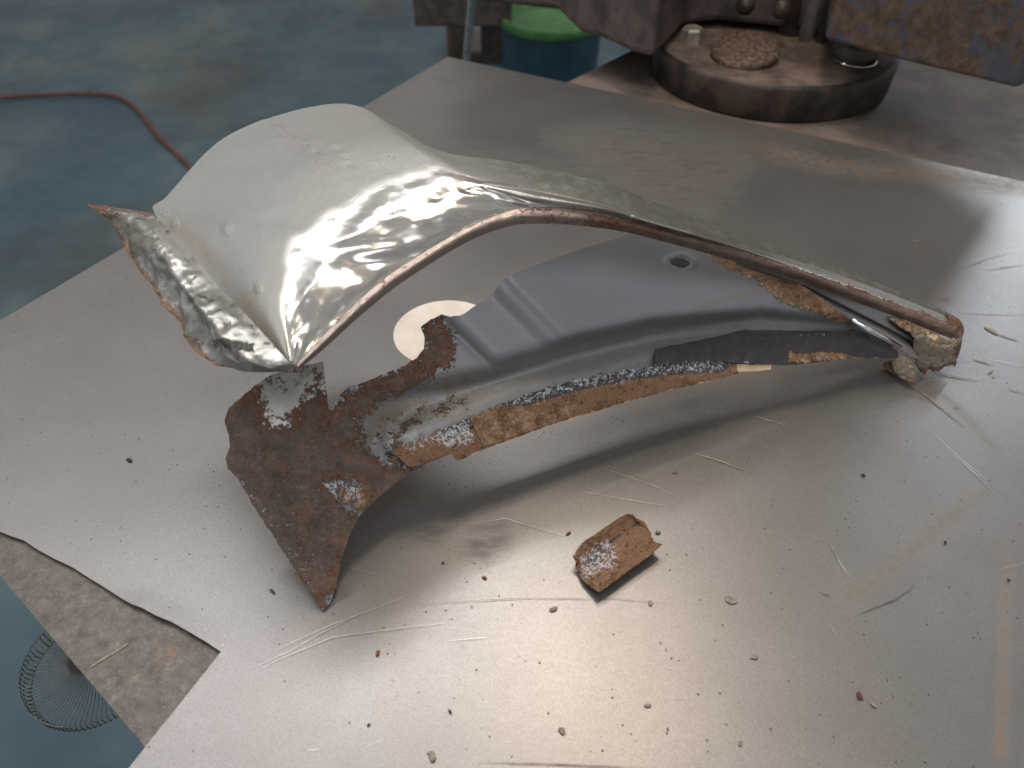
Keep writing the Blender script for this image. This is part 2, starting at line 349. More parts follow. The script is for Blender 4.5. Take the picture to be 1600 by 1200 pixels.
# ------------------------------------------------------------------ loose steel plate
cut = [(345, 1018), (322, 1003), (296, 988), (268, 972), (243, 962), (222, 950), (205, 944), (182, 930), (158, 914), (138, 902), (112, 885), (84, 872), (58, 858), (36, 843), (14, 836), (0, 830), (-60, 800), (-160, 742)]
out_px = cut + [(-330, 694), (700, 88), (1600, 283), (2500, 478), (2900, 1350), (1100, 1700), (-40, 1502)]
wpts = [tuple(P(x, y, 0)[:2]) for x, y in out_px]
ol = densify(wpts, .012)
v2, f2 = cdt(ol, .0075)
PV = np.column_stack([v2, np.zeros(len(v2))])
# the torch-cut edge lifts a little off the bench
cutw = [tuple(P(x, y, 0)[:2]) for x, y in cut[:-2]]
dc, _ = dline(v2[:, 0], v2[:, 1], cutw[:8])
X, Y = proj(PV)
lift = .0014*np.exp(-(dc/.010)**2)*(.3+.7*np.sin(np.clip((X-180)/165, 0, 1)*math.pi))*(X < 360)*(Y > 930)
PV[:, 2] += lift
bump_ = np.array([noise.noise(Vector((x*3, y*3, 0))) for x, y in v2])*.0004; PV[:, 2] += bump_-.0006
stain = 1.3*np.maximum.reduce([.75*mline(X, Y, [(1570, 862), (1571, 900), (1568, 960), (1566, 1040), (1570, 1110), (1562, 1175)], 5, 4),
    .75*mline(X, Y, [(1180, 228), (1300, 258), (1420, 268), (1600, 292)], 8, 14), .25*mpoly(X, Y, [(980, 120), (1130, 190), (1360, 215), (1600, 260), (1600, 285), (1200, 215), (1000, 170)], 20)])
olive = 1.2*np.maximum.reduce([.55*mline(X, Y, [(1300, 950), (1370, 905), (1430, 855), (1480, 810), (1515, 785), (1540, 775)], 6, 9), .35*mline(X, Y, [(1440, 590), (1500, 640), (1560, 705)], 4, 5)])
smudge_shade = 1.35*np.maximum.reduce([.75*mpoly(X, Y, [(860, 215), (960, 200), (1100, 205), (1180, 225), (1140, 300), (1090, 330), (1000, 320), (960, 270)], 30),
    .55*mpoly(X, Y, [(625, 795), (690, 800), (710, 830), (680, 850), (625, 845)], 12), .35*mpoly(X, Y, [(740, 820), (790, 805), (800, 850), (760, 880), (720, 860)], 12),  # both blotches here are shadow painted into the plate colour
    .45*mpoly(X, Y, [(600, 130), (730, 100), (800, 120), (700, 150)], 20), .35*mline(X, Y, [(560, 175), (700, 232), (900, 262), (1100, 320)], 14, 14)])
parts = [(PV, f2)]; mi = [0]*len(f2)
def ribbon(pts, w, mat_i, z=.0006, taper=True, wob=.6):
    pts = densify(pts, 7, closed=False); n = len(pts); V = []; sd = random.random()*50
    for i, (x, y) in enumerate(pts):
        a = pts[max(0, i-1)]; b = pts[min(n-1, i+1)]; dx, dy = b[0]-a[0], b[1]-a[1]; L = math.hypot(dx, dy) or 1
        ww = w*(math.sin(math.pi*(i+.25)/(n-.5))**.6 if taper else 1)*(.75+.5*noise.noise(Vector((i*.7, sd, 0))))/2; j = wob*noise.noise(Vector((i*.3, sd, 5)))
        ox, oy = -dy/L, dx/L; V += [P(x+ox*(ww+j), y+oy*(ww+j), z), P(x-ox*(ww-j), y-oy*(ww-j), z)]
    Fc = [[2*i, 2*i+2, 2*i+3, 2*i+1] for i in range(n-1)]
    parts.append((V, Fc)); mi.extend([mat_i]*len(Fc))
for pts, ww in [([(395, 1050), (440, 1028), (520, 995), (620, 982), (705, 972)], 1.7), ([(397, 1042), (450, 1018), (500, 990), (570, 955)], 1.3), ([(700, 1001), (740, 997), (765, 996)], 1.3),
    ([(752, 815), (790, 810), (830, 822), (892, 840)], 1.2), ([(908, 767), (950, 775), (1000, 784), (1060, 792)], 1.1), ([(940, 730), (980, 744), (1030, 762), (1064, 780)], 1.2),
    ([(1085, 707), (1130, 722), (1175, 738)], 2.2), ([(1296, 848), (1312, 878), (1328, 903)], 2.0), ([(1288, 834), (1300, 855), (1322, 900)], .9), ([(1478, 700), (1530, 745), (1565, 780)], 1.3),
    ([(1440, 660), (1500, 715), (1560, 765)], .9), ([(1180, 650), (1225, 664)], 2.0), ([(1298, 975), (1306, 992)], 1.2), ([(575, 1165), (600, 1154)], 1.6), ([(1560, 890), (1600, 880)], 1.2), ([(500, 1170), (480, 1172)], 1.2),
    ([(430, 1015), (520, 975), (640, 930)], 1.4), ([(1540, 560), (1600, 572)], .9), ([(480, 870), (600, 900)], .8), ([(880, 130), (960, 160)], 1.)]: ribbon(pts, ww*.62, 1)
for pts, ww in [([(1340, 960), (1372, 947), (1400, 936), (1420, 922), (1427, 914)], 1.9), ([(1280, 925), (1298, 931)], 1.2)]: ribbon(pts, ww, 2)
for pts, ww in [([(1458, 461), (1488, 468)], 2.6), ([(1462, 466), (1492, 472)], 1.6), ([(1455, 580), (1500, 590), (1530, 595)], 2.4), ([(1500, 489), (1600, 492)], 1.2), ([(1520, 561), (1540, 566), (1552, 570)], 2.8),
    ([(1545, 583), (1553, 578)], 6), ([(1550, 586), (1556, 590)], 4), ([(1538, 510), (1560, 522)], 9), ([(1560, 522), (1590, 532)], 3), ([(1480, 430), (1540, 405), (1580, 395)], 1.2), ([(1535, 423), (1600, 413)], 1.4),
    ([(1490, 635), (1500, 637)], 3), ([(1424, 375), (1434, 377)], 3), ([(1430, 605), (1475, 640), (1510, 668)], 3.2), ([(1575, 607), (1600, 614)], 2), ([(640, 945), (800, 935), (960, 935), (1060, 944)], 1.2), ([(745, 1190), (900, 1195), (1010, 1200)], 3.)]: ribbon(pts, ww*.8, 3)
nV = sum(len(p[0]) for p in parts); V, Fc = join(parts); pad = lambda a: np.concatenate([a, np.zeros(nV-len(a))])
plate = mesh('steel_plate', V, Fc, None, None, solid=0, attrs=dict(stain=pad(stain), olive=pad(olive), smudge_shade=pad(smudge_shade)), mats=[M['plate'], M['scratch'], M['mark'], M['smear']], mi=mi,
     label='large scratched grey steel plate lying on the bench and carrying the car panel', category='steel plate')
# plate edge (2 mm) as its own strip of faces belongs to the sheet: bridge down
e3 = [(x, y) for x, y in ol]; EV = []; 
for x, y in e3: EV += [(x, y, -.0007), (x, y, -.0035)]
n = len(e3); EF = [[2*i, 2*i+1, (2*i+3) % (2*n), (2*i+2) % (2*n)] for i in range(n)]
mesh('cut_edge', EV, EF, M['plate'], plate, smooth=False)
# ------------------------------------------------------------------ white disc on the plate
c = P(697, 519, 0); rx = np.linalg.norm(P(615, 519, 0)-c)
V, Fc = lathe((c[0], c[1], .0005), [(0, 0), (rx-.0004, 0), (rx, -.0003), (rx, -.0012)][::-1], 96)
fixn(mesh('round_disc', V, Fc, M['disc'], None, smooth=False, label='flat round cream white disc lying on the plate behind the torn rusty edge', category='disc'))
# ================================================================== THE CUT CAR PANEL
fender = empty('car_wheel_arch_panel', (float(G1[0]), float(G1[1]), 0), 'cut out silver car wheel arch panel with rusty lower edges propped on the plate', 'car panel')
# ---- outer skin
LV = [(450, 563, .203), (391, 498, .208), (322, 425, .212), (242, 334, .214)]
B = LV+[(262, 305, .220), (345, 219, .235), (448, 176, .245), (548, 163, .249), (620, 200, .250), (690, 237, .248), (780, 250, .244), (860, 265, .238), (950, 288, .226), (1050, 326, .198), (1150, 366, .168), (1250, 398, .128), (1350, 434, .088), (1430, 466, .060), (1492, 494, .040)]
Mc = [(453, 563, .203), (448, 500, .214), (460, 435, .224), (485, 385, .232), (530, 356, .239), (590, 325, .245), (640, 294, .250), (690, 280, .252), (725, 279, .251), (765, 288, .247), (830, 297, .241), (930, 318, .231), (1010, 343, .216), (1090, 366, .194), (1170, 388, .163), (1262, 413, .125), (1358, 447, .086), (1434, 476, .058), (1496, 501, .039)]
L = [(464, 570, .200), (505, 525, .205), (550, 480, .211), (600, 436, .217), (650, 402, .222), (700, 372, .227), (745, 348, .231), (795, 330, .232), (820, 325, .232), (850, 324, .231), (890, 327, .228), (965, 337, .219), (1035, 354, .205), (1110, 376, .184), (1190, 402, .155), (1272, 430, .120), (1362, 462, .082), (1436, 490, .055), (1496, 509, .038)]
Qh = [.001, .003, .004, .005, .006, .007, .008, .008, .006, .003, .001] + [.001]*8
Qm = [((b[0]+m[0])/2, (b[1]+m[1])/2, (b[2]+m[2])/2+q) for b, m, q in zip(B, Mc, Qh)]
Nh = [0, .001, .003, .004, .004, .004, .004, .003, .002, .002, .003, .003, .003, .003, .003, .002, .002, .001, .001]
Nm = [((b[0]+m[0])/2, (b[1]+m[1])/2, (b[2]+m[2])/2+q) for b, m, q in zip(Mc, L, Nh)]
V, Fc, X, Y, U, W = loft([B, Qm, Mc, Nm, L], 420, 90)
NN = vnormals(V, Fc)
us = U*18; left = 1-sst(8.5, 10.5, us)
crk = left*sst(.52, .66, W)*(1-sst(.93, 1., W)*.8)
def creased(V, s, seed, aniso=1.):
    a = nzv(V, s, seed, 2); b = nzv(V, s*1.7, seed+9, 2); return np.abs(a)*-1.2+.35+b*.5
QV = np.column_stack([U*22, W*5.5, U*0]); d = crk*(.0028*nzv(QV*.7, 1., 3, 2)+.0004*creased(V, 40, 1.))
d += left*.00022*(1-crk)*nzv(V, 90, 5, 2) + .0017*left*np.exp(-((W-.5)/.07)**2)*nzv(V, 24, 8, 2)
d += .0016*mpoly(X, Y, [(415, 180), (520, 200), (560, 260), (500, 260), (410, 215)], 14)*nzv(V, 120, 3, 2)
for (x, y, rr) in [(256, 332, 5), (272, 350, 6), (353, 357, 7), (403, 450, 7)]: d += .0014*np.exp(-((X-x)**2+((Y-y)*.6)**2)/(rr*rr*.5))
V = V+NN*d[:, None]
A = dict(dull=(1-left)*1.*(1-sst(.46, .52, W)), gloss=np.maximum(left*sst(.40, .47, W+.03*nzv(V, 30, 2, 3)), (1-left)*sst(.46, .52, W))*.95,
  stain=.75*np.maximum.reduce([mline(X, Y, [(268, 352), (310, 388), (332, 410)], 6, 14)*.8, mline(X, Y, [(385, 470), (400, 500), (425, 540)], 8, 14), .5*mline(X, Y, [(300, 380), (345, 440)], 8, 16)])*left,
  orange=.55*sst(.975, 1., W)*left + .42*mline(X, Y, [(600, 470), (720, 380)], 3, 5)*0,
  rust=.40*sst(.90, 1, W)*(1-left)+.45*sst(.70, .86, U)*sst(.66, .9, W), dark=(1-left)*np.clip(.5-.5*sst(.8, .95, us/18), 0, 1)*0)
chip = np.maximum.reduce([mline(X, Y, [(353, 347), (354, 368)], 1.5, 2), mline(X, Y, [(270, 344), (280, 360)], 2, 2), mline(X, Y, [(404, 444), (406, 458)], 2, 2), mline(X, Y, [(383, 492), (390, 505)], 2, 2)]
  + [mline(X, Y, [(x, y), (x+8, y+3)], 1.5, 2.5) for x, y in [(424, 193), (436, 197), (446, 205), (455, 212), (432, 208), (478, 226), (470, 232), (495, 238), (490, 252), (502, 264), (465, 214), (610, 245)]])  # chip also holds reflected glints painted white, such as this cluster
chip = np.maximum(chip, np.exp(-((np.hypot(X-256, Y-332)-5)/1.6)**2))
A['white'] = chip*.75*left
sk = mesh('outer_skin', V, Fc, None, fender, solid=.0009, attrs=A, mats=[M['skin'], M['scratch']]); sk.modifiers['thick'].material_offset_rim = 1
# ---- rolled lip, rusty
L2 = [(468, 577, .193), (512, 540, .198), (560, 496, .203), (612, 453, .208), (662, 419, .213), (712, 388, .217), (757, 366, .220), (803, 352, .221), (830, 350, .221), (858, 350, .219), (898, 352, .216), (968, 361, .206), (1038, 378, .192), (1112, 398, .171), (1186, 420, .142), (1264, 444, .108), (1352, 477, .072), (1428, 506, .046), (1488, 530, .030)]
Lm = [((a[0]+b[0])/2, (a[1]+b[1])/2, (a[2]+b[2])/2+.003) for a, b in zip(L, L2)]
Ls = [(a[0], a[1], a[2]+.0004) for a in L]
V, Fc, X, Y, U, W = loft([Ls, Lm, L2], 420, 22); NN = vnormals(V, Fc)
V = V+NN*(.0008*nzv(V, 90, 2, 3)*np.sin(W*math.pi))[:, None]
us = U*18
A = dict(orange=np.clip(.30*(1-sst(8.5, 13, us))*(.6+.4*W)+.08, 0, 1)*.9, rust=np.clip(sst(9.5, 13, us)*.72*sst(.12, .35, W)*(1-.5*sst(.85, 1., W))+.20+.15*sst(7, 9, us), 0, 1), gloss=.25*(1-sst(7, 9, us)), white=.30*sst(.0, .1, U)*(1-sst(.1, .25, W))*sst(9, 12, us))
mesh('arch_lip', V, Fc, M['lip'], fender, solid=.0012, attrs=A)
# ---- crumpled flange at the left
Cr = [(x, y, h+.0004) for x, y, h in [(240, 334, .214), (276, 373, .213), (312, 414, .212), (352, 458, .210), (391, 499, .208), (425, 537, .205), (450, 564, .203), (463, 572, .200)]]
Ou = [(134, 316, .218), (170, 346, .208), (198, 385, .198), (236, 445, .192), (278, 506, .190), (322, 562, .190), (378, 580, .191), (448, 580, .195)]
Cm = [((a[0]*.55+b[0]*.45), (a[1]*.55+b[1]*.45), (a[2]+b[2])/2+q) for a, b, q in zip(Cr, Ou, (.000, .006, .010, .008, .011, .007, .003, 0))]
V, Fc, X, Y, U, W = loft([Cr, Cm, Ou], 150, 60); NN = vnormals(V, Fc)
env = np.sin(np.clip(W, 0, 1)*math.pi*.5)*np.sin(np.clip(U*1.02+.06, 0, 1)*math.pi)**.5
env = np.nan_to_num(env); d = env*(.0060*creased(V, 24, 4.)+.0022*creased(V, 60, 2.)+.003*np.exp(-((W-.55)/.06)**2)*sst(.2, .5, U))
V = V+NN*d[:, None]; j = (W > .97)*nzv(V, 70, 6, 2)*.0016; V[:, 0] += j; V[:, 1] += j*.5
A = dict(gloss=np.full(len(U), .6), dull=.5*(nzv(V, 40, 3, 2) > .05), orange=np.clip(.50*sst(.90, 1, W)+.25*sst(.75, .95, W)+.55*(1-sst(.04, .12, U))*sst(.3, .8, W), 0, 1), stain=.5*mpoly(X, Y, [(150, 325), (240, 345), (230, 400), (190, 370)], 14), rust=.38*sst(.93, 1, W)+.30*(nzv(V, 90, 6, 2) > .1)+.8*(1-sst(0, .03, U)), dark=.52*np.maximum.reduce([mpoly(X, Y, [(330, 520), (400, 530), (410, 560), (350, 552)], 10), mpoly(X, Y, [(300, 450), (340, 470), (350, 485), (310, 470)], 6), mpoly(X, Y, [(190, 336), (222, 338), (250, 350), (215, 348)], 5)]))  # dark: patches painted in for dark reflections of the crumpled metal
mesh('crumpled_flange', V, Fc, M['skin'], fender, solid=.0009, attrs=A)
# ---- inner panel
R1 = [(545, 650), (585, 615), (640, 596), (700, 588), (770, 572), (840, 552), (900, 533), (1020, 507), (1100, 499), (1190, 492), (1345, 506)]
ST = [(560, 715), (600, 700), (650, 678), (720, 655), (790, 628), (860, 604), (940, 584), (1020, 560), (1100, 545), (1180, 524), (1350, 520)]
def relief(X, Y):
    d, s = dline(X, Y, R1); below = d*s; o = np.zeros(X.shape)
    o += np.where(X > 540, 1, 0)*(-.013*sst(-8, 26, below)*sst(545, 640, X))
    d2, s2 = dline(X, Y, ST); b2 = d2*s2; o += .009*sst(-42, 2, b2)*sst(560, 650, X)
    d3, s3 = dline(X, Y, [(775, 425), (795, 452), (875, 532), (885, 560)]); rgt = -d3*s3; up = 1-sst(-16, 6, below)
    o += up*(.009*sst(-14, 14, rgt)+.0045*np.exp(-((rgt+10)/11)**2))
    d4, s4 = dline(X, Y, [(690, 488), (705, 503), (778, 574)]); r4 = -d4*s4; o += up*(.007*sst(-10, 5, r4)*(X > 560) - .003*np.exp(-(r4/9)**2)*(X > 600))
    d5, s5 = dline(X, Y, [(352, 640), (372, 730), (440, 830), (520, 935)]); o += -.0035*np.exp(-((d5-42)/9)**2)*(Y > 740) + .002*np.exp(-((d5-25)/10)**2)*(Y > 740)
    o += .004*sst(0, 60, -s4*0+np.abs(X-1200))*0
    for (x, y, r, a) in [(540, 775, 45, .006), (660, 725, 14, -.003), (1062, 411, 14, 0)]: o += a*np.exp(-((X-x)**2+(Y-y)**2)/(r*r))
    hole = np.hypot((X-1062)/17, (Y-411+.0*(X-1062))/9); o += .0014*np.exp(-((hole-1.25)/.25)**2)
    return o
left_ear = [(505, 566), (455, 574), (415, 590), (380, 618), (356, 640), (351, 658), (357, 680), (360, 698), (352, 716), (356, 732), (372, 748), (400, 797), (432, 845), (470, 905), (503, 953), (516, 942), (526, 915), (532, 880), (545, 838), (562, 805), (582, 785), (604, 765), (635, 742), (672, 722), (700, 710), (712, 702)]
low = [(760, 680), (850, 648), (960, 616), (1100, 585), (1200, 568), (1300, 560), (1398, 556)]
upp = [(1390, 536), (1340, 507), (1290, 470), (1240, 438), (1160, 408), (1085, 388), (985, 366), (940, 380), (900, 392), (850, 410), (805, 427), (784, 438), (775, 452), (765, 466), (742, 478), (722, 492), (704, 495), (690, 491), (672, 500), (657, 511), (664, 528), (662, 545), (650, 560), (632, 571), (600, 584), (566, 598), (540, 606), (526, 624), (516, 646)]
outl = densify(left_ear[:17], 5, 1.6, False, 1)[:-1]+densify(left_ear[16:], 5, 1.0, False, 2)[:-1]+low+densify(upp[:12], 5, .3, False, 4)[:-1]+densify(upp[11:], 5, 1.6, False, 5)[:-1]+[(514, 640), (510, 610)]
outl = densify(outl, 6)
v2, f2 = cdt(outl, 4.2)
hx = ((v2[:, 0]-1062)*math.cos(.12)+(v2[:, 1]-411)*math.sin(.12))/16; hy = ((v2[:, 1]-411)*math.cos(.12)-(v2[:, 0]-1062)*math.sin(.12))/8.
hl = hx**2+hy**2 < 1
# pull a ring of vertices on to the hole edge so that it cuts cleanly
rr = np.sqrt(hx**2+hy**2); k = (rr > .75) & (rr < 1.25)
for i in np.where(k)[0]:
    s = 1/rr[i]; v2[i, 0] = 1062+(v2[i, 0]-1062)*s; v2[i, 1] = 411+(v2[i, 1]-411)*s
hl = rr <= 1.26
f2 = [f for f in f2 if not all(hl[i] for i in f)]
X, Y = v2[:, 0], v2[:, 1]; o = relief(X, Y)
V = np.array([onplane(x, y, q) for x, y, q in zip(X, Y, o)])
pit = np.maximum(mpoly(X, Y, left_ear, 25), 0)
V = V+N_*(pit*.0009*nzv(V, 110, 3, 3))[:, None]
bare = [(400, 620), (440, 582), (512, 560), (530, 600), (505, 640), (470, 665), (440, 680), (412, 665), (395, 645)]
rustp = [(340, 640), (420, 590), (520, 560), (516, 650), (560, 600), (640, 570), (665, 540), (655, 505), (690, 500), (706, 530), (700, 570), (660, 595), (600, 620), (565, 650), (560, 690), (600, 725), (690, 720), (580, 800), (500, 960), (330, 740)]
rust = mpoly(X, Y, rustp, 24); rust = rust*(1-.76*mpoly(X, Y, [(405, 605), (450, 576), (508, 566), (505, 600), (480, 635), (448, 668), (418, 664), (400, 630)], 22))
rust = rust*(1-.5*mpoly(X, Y, [(640, 505), (690, 505), (706, 540), (690, 575), (640, 590)], 8)*0)
oran = np.maximum.reduce([.62*mpoly(X, Y, [(505, 755), (560, 745), (588, 785), (560, 808), (530, 795)], 14), .62*mpoly(X, Y, [(590, 690), (640, 690), (720, 660), (750, 690), (700, 715), (640, 735), (600, 730)], 14),
   .85*mpoly(X, Y, [(1085, 385), (1240, 430), (1345, 510), (1300, 500), (1245, 480), (1215, 470), (1180, 440), (1130, 420)], 9), .55*mline(X, Y, [(660, 650), (780, 600), (1180, 520)], 2, 6)*0, .45*mline(X, Y, ST, 3, 8)*(X < 1200), .5*mline(X, Y, [(420, 740), (438, 770)], 3, 8), .50*mline(X, Y, [(400, 635), (425, 668), (450, 682), (490, 650), (510, 640), (530, 690), (560, 720)], 8, 12)])
rust = rust*(1-.8*mpoly(X, Y, [(505, 755), (560, 748), (585, 790), (560, 805), (530, 790)], 12))*(1-.6*mpoly(X, Y, [(590, 695), (640, 690), (720, 690), (700, 715), (640, 735)], 14))
rust = np.maximum(rust, .41*mpoly(X, Y, [(545, 700), (600, 650), (720, 600), (740, 630), (640, 690), (600, 715)], 30)); rust = np.maximum(rust, .62*mline(X, Y, [(1130, 405), (1220, 440), (1300, 485), (1340, 510)], 4, 8))
stn = np.maximum.reduce([.85*mline(X, Y, [(560, 680), (640, 640), (720, 612)], 26, 30), .7*mline(X, Y, [(1060, 508), (1080, 490), (1105, 475), (1150, 463), (1190, 457)], 2, 4), .22*mpoly(X, Y, R1+ST[::-1], 12), .35*mline(X, Y, [(700, 505), (775, 573)], 4, 7), .5*mline(X, Y, [(640, 690), (800, 622), (960, 575), (1100, 545)], 3, 6)])
wht = np.maximum.reduce([.50*mline(X, Y, [(365, 740), (395, 775), (440, 840), (490, 915)], 7, 12), .62*mpoly(X, Y, [(530, 755), (565, 755), (570, 785), (540, 790)], 10), .25*mline(X, Y, [(560, 670), (570, 690), (590, 690)], 5, 8), .22*mpoly(X, Y, [(400, 750), (500, 930), (540, 800), (480, 700)], 10)])
darkm = np.maximum.reduce([.75*mline(X, Y, [(640, 693), (760, 640), (870, 600), (960, 585), (1030, 566)], 2, 5), .7*mpoly(X, Y, [(600, 700), (622, 705), (612, 720), (596, 712)], 4), 1.*mpoly(X, Y, [(1025, 548), (1100, 532), (1165, 516), (1350, 516), (1400, 560), (1025, 590)], 3)])
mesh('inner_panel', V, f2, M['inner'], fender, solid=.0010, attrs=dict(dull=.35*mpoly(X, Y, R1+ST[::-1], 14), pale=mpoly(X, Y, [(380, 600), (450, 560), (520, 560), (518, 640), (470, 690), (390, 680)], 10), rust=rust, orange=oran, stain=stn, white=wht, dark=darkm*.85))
M['darkseal'] = mat_sheet('dark_sealant', (.034, .032, .037), 0, .65, .25)
hb = np.array([onplane(1062+21*math.cos(a), 411+13*math.sin(a), -.010) for a in np.linspace(0, 2*math.pi, 25)[:-1]])
mesh('hole_dark_disc', hb, [list(range(24))], M['darkseal'], fender, smooth=False, solid=.001)  # dark disc added behind the hole to give it a shaded inside
def psheet(name, outline, off, mat, attrs, jag=1.2, step=4, solid=.0015, thick_fn=None, seed=0, dj=6):
    ol_ = densify(outline, dj, jag, True, seed); v, f = cdt(ol_, step); X, Y = v[:, 0], v[:, 1]
    V = np.array([onplane(x, y, q) for x, y, q in zip(X, Y, relief(X, Y)+off(X, Y))]); V = V+N_*(.0009*nzv(V, 130, seed, 3))[:, None]
    return mesh(name, V, f, mat, fender, solid=solid, attrs=attrs(X, Y))
top = [(610, 706), (640, 692), (700, 668), (760, 642), (830, 614), (900, 594), (980, 578), (1060, 568), (1120, 566), (1165, 570), (1203, 570)]
bot = [(1203, 579), (1186, 581), (1158, 582), (1100, 598), (1030, 614), (960, 634), (900, 652), (850, 668), (800, 686), (760, 700), (720, 718), (712, 718), (706, 709), (692, 712), (660, 725), (640, 730)]
low_line = [(1203, 579), (1100, 598), (960, 634), (850, 668), (720, 718)]
psheet('seam_strip', top+bot, lambda X, Y: .004+.004*sst(0, 25, dline(X, Y, top)[0]), M['strip'],
    lambda X, Y: dict(orange=.72*np.ones(X.shape), cream=np.maximum(.66*mline(X, Y, low_line, 4, 6), .9*mpoly(X, Y, [(1150, 568), (1205, 568), (1205, 582), (1150, 584)], 4)),
        white=np.maximum(.50*mline(X, Y, top[1:9], 20, 9)*(X < 1130), .62*mpoly(X, Y, [(680, 665), (735, 655), (742, 690), (705, 705), (670, 690)], 7)), dark=.78*mline(X, Y, top[2:9], 20, 9), rust=.42*np.ones(X.shape)), 1.6, 3.4, .0018, seed=11)
psheet('loose_rust_scale', [(733, 652), (762, 640), (800, 632), (850, 640), (900, 632), (890, 652), (850, 665), (800, 684), (756, 698), (750, 688)], lambda X, Y: .0095+0*X, M['strip'],
    lambda X, Y: dict(orange=.8*np.ones(X.shape), cream=.5*mline(X, Y, low_line, 3, 5)), 1.0, 3.4, .0012, seed=12)
psheet('sealant_strip', [(1023, 546), (1060, 539), (1110, 529), (1166, 515), (1174, 520), (1182, 527), (1260, 521), (1340, 516), (1372, 532), (1402, 549), (1402, 560), (1330, 560), (1230, 571), (1200, 570), (1130, 566), (1070, 567), (1022, 572)], lambda X, Y: .0055+.001*np.sin(X*.05), M['darkseal'] if 'darkseal' in M else M.setdefault('darkseal', mat_sheet('dark_sealant', (.038, .036, .042), 0, .6, .25)),
    lambda X, Y: dict(white=np.maximum(.55*mline(X, Y, [(1178, 526), (1210, 527), (1290, 522)], 3, 4), .5*mline(X, Y, [(1022, 572), (1070, 567), (1130, 566), (1200, 570)], 5, 5)), orange=.85*mpoly(X, Y, [(1230, 546), (1245, 551), (1300, 549), (1345, 558), (1400, 560), (1330, 563), (1230, 568)], 4), cream=.4*mline(X, Y, [(1180, 524), (1330, 517)], 1, 3)), .7, 3.6, .0015, seed=13)
# ---- folded grey flange under the lip at the right end
Ta = [(1150, 409, .157), (1238, 434, .117), (1300, 456, .091), (1350, 475, .0725), (1399, 494, .056), (1435, 510, .0445), (1468, 522, .036)]
Tb = [(1152, 411, .154), (1240, 439, .112), (1290, 463, .086), (1340, 488, .065), (1390, 513, .0475), (1430, 534, .034), (1462, 548, .026)]
Tg = [(x-1, y+3, h-.006) for x, y, h in Tb]
Tc = [(1150, 413, .152), (1236, 443, .107), (1284, 476, .080), (1334, 503, .060), (1384, 532, .040), (1422, 555, .026), (1450, 570, .016)]
V, Fc, X, Y, U, W = loft([Ta, [(a[0]*.5+b[0]*.5, a[1]*.5+b[1]*.5, a[2]*.5+b[2]*.5) for a, b in zip(Ta, Tb)], Tb, Tg, [(a[0]*.5+b[0]*.5, a[1]*.5+b[1]*.5, a[2]*.5+b[2]*.5+.001) for a, b in zip(Tb, Tc)], Tc], 180, 44)
NN = vnormals(V, Fc)
peel = mpoly(X, Y, [(1388, 497), (1400, 498), (1432, 508), (1462, 520), (1475, 528), (1465, 545), (1440, 534), (1400, 508)], 3)
V = V+NN*(-.0028*peel+peel*.002*nzv(V, 200, 4, 3))[:, None]
mesh('folded_flange', V, Fc, M['greystrip'], fender, solid=.0012, attrs=dict(orange=np.maximum(.75*peel, .42*mline(X, Y, [(1240, 442), (1290, 478), (1340, 503), (1400, 540)], 3, 8)), cream=.55*peel, dark=.55*mline(X, Y, [(1390, 498), (1432, 506), (1462, 520)], 1, 2.5), stain=.4*sst(.6, 1, W)))
V, Fc = tube([P(1331, 500, hp(1331, 500)+.012), P(1368, 521, hp(1368, 521)+.011), P(1406, 543, hp(1406, 543)+.010)], [.0022, .0030, .0028], 14); mesh('bright_rod', V, Fc, M['chrome'], fender)
# ---- rounded nose cap and crumbly sealant at the right tip
def lump(name, outline, hf, mat, attrs, jag=1.5, amp=.0015, step=2.6, seed=0, solid=.004):
    ol_ = densify(outline, 4, jag, True, seed); v, f = cdt(ol_, step); X, Y = v[:, 0], v[:, 1]; d, _ = dline(X, Y, ol_+ol_[:1])
    V = np.array([P(x, y, max(.0006, hf(x, y)+.0018*(1-math.exp(-q/3)))) for x, y, q in zip(X, Y, d)])
    NZ = nzv(V, 170, seed, 3); V[:, 2] = np.maximum(.0005, V[:, 2]+amp*NZ*1.4)
    return mesh(name, V, f, mat, fender, solid=solid, smooth=False, attrs=attrs(X, Y))
lump('sealant_lump', [(1430, 527), (1441, 523), (1452, 534), (1470, 538), (1484, 538), (1501, 532), (1498, 548), (1491, 570), (1478, 568), (1466, 577), (1450, 574), (1445, 583), (1438, 578), (1432, 566), (1428, 548)], lambda x, y: max(.001, .042-(y-530)*.00075), M['clay'],
    lambda X, Y: dict(orange=.40*mline(X, Y, [(1440, 535), (1500, 535)], 3, 4), cream=.42*mpoly(X, Y, [(1448, 540), (1490, 542), (1480, 562), (1450, 565)], 6), dark=.45*mline(X, Y, [(1430, 560), (1450, 580)], 5, 8), rust=.45*mline(X, Y, [(1438, 578), (1466, 577), (1491, 570), (1501, 532)], 5, 6)+.25, white=.30*np.ones(X.shape)), 2.2, .0030, seed=21, solid=.002)
lump('sealant_nub', [(1396, 566), (1402, 559), (1414, 557), (1424, 562), (1429, 572), (1427, 590), (1421, 596), (1410, 590), (1398, 580)], lambda x, y: max(.001, .020-(y-560)*.0005), M['clay'],
    lambda X, Y: dict(cream=.45*np.ones(X.shape), white=.42*mpoly(X, Y, [(1400, 562), (1422, 562), (1424, 588), (1404, 582)], 5), dark=.5*mline(X, Y, [(1402, 574), (1412, 578)], 1, 2)), .9, .0014, seed=22, solid=.002)
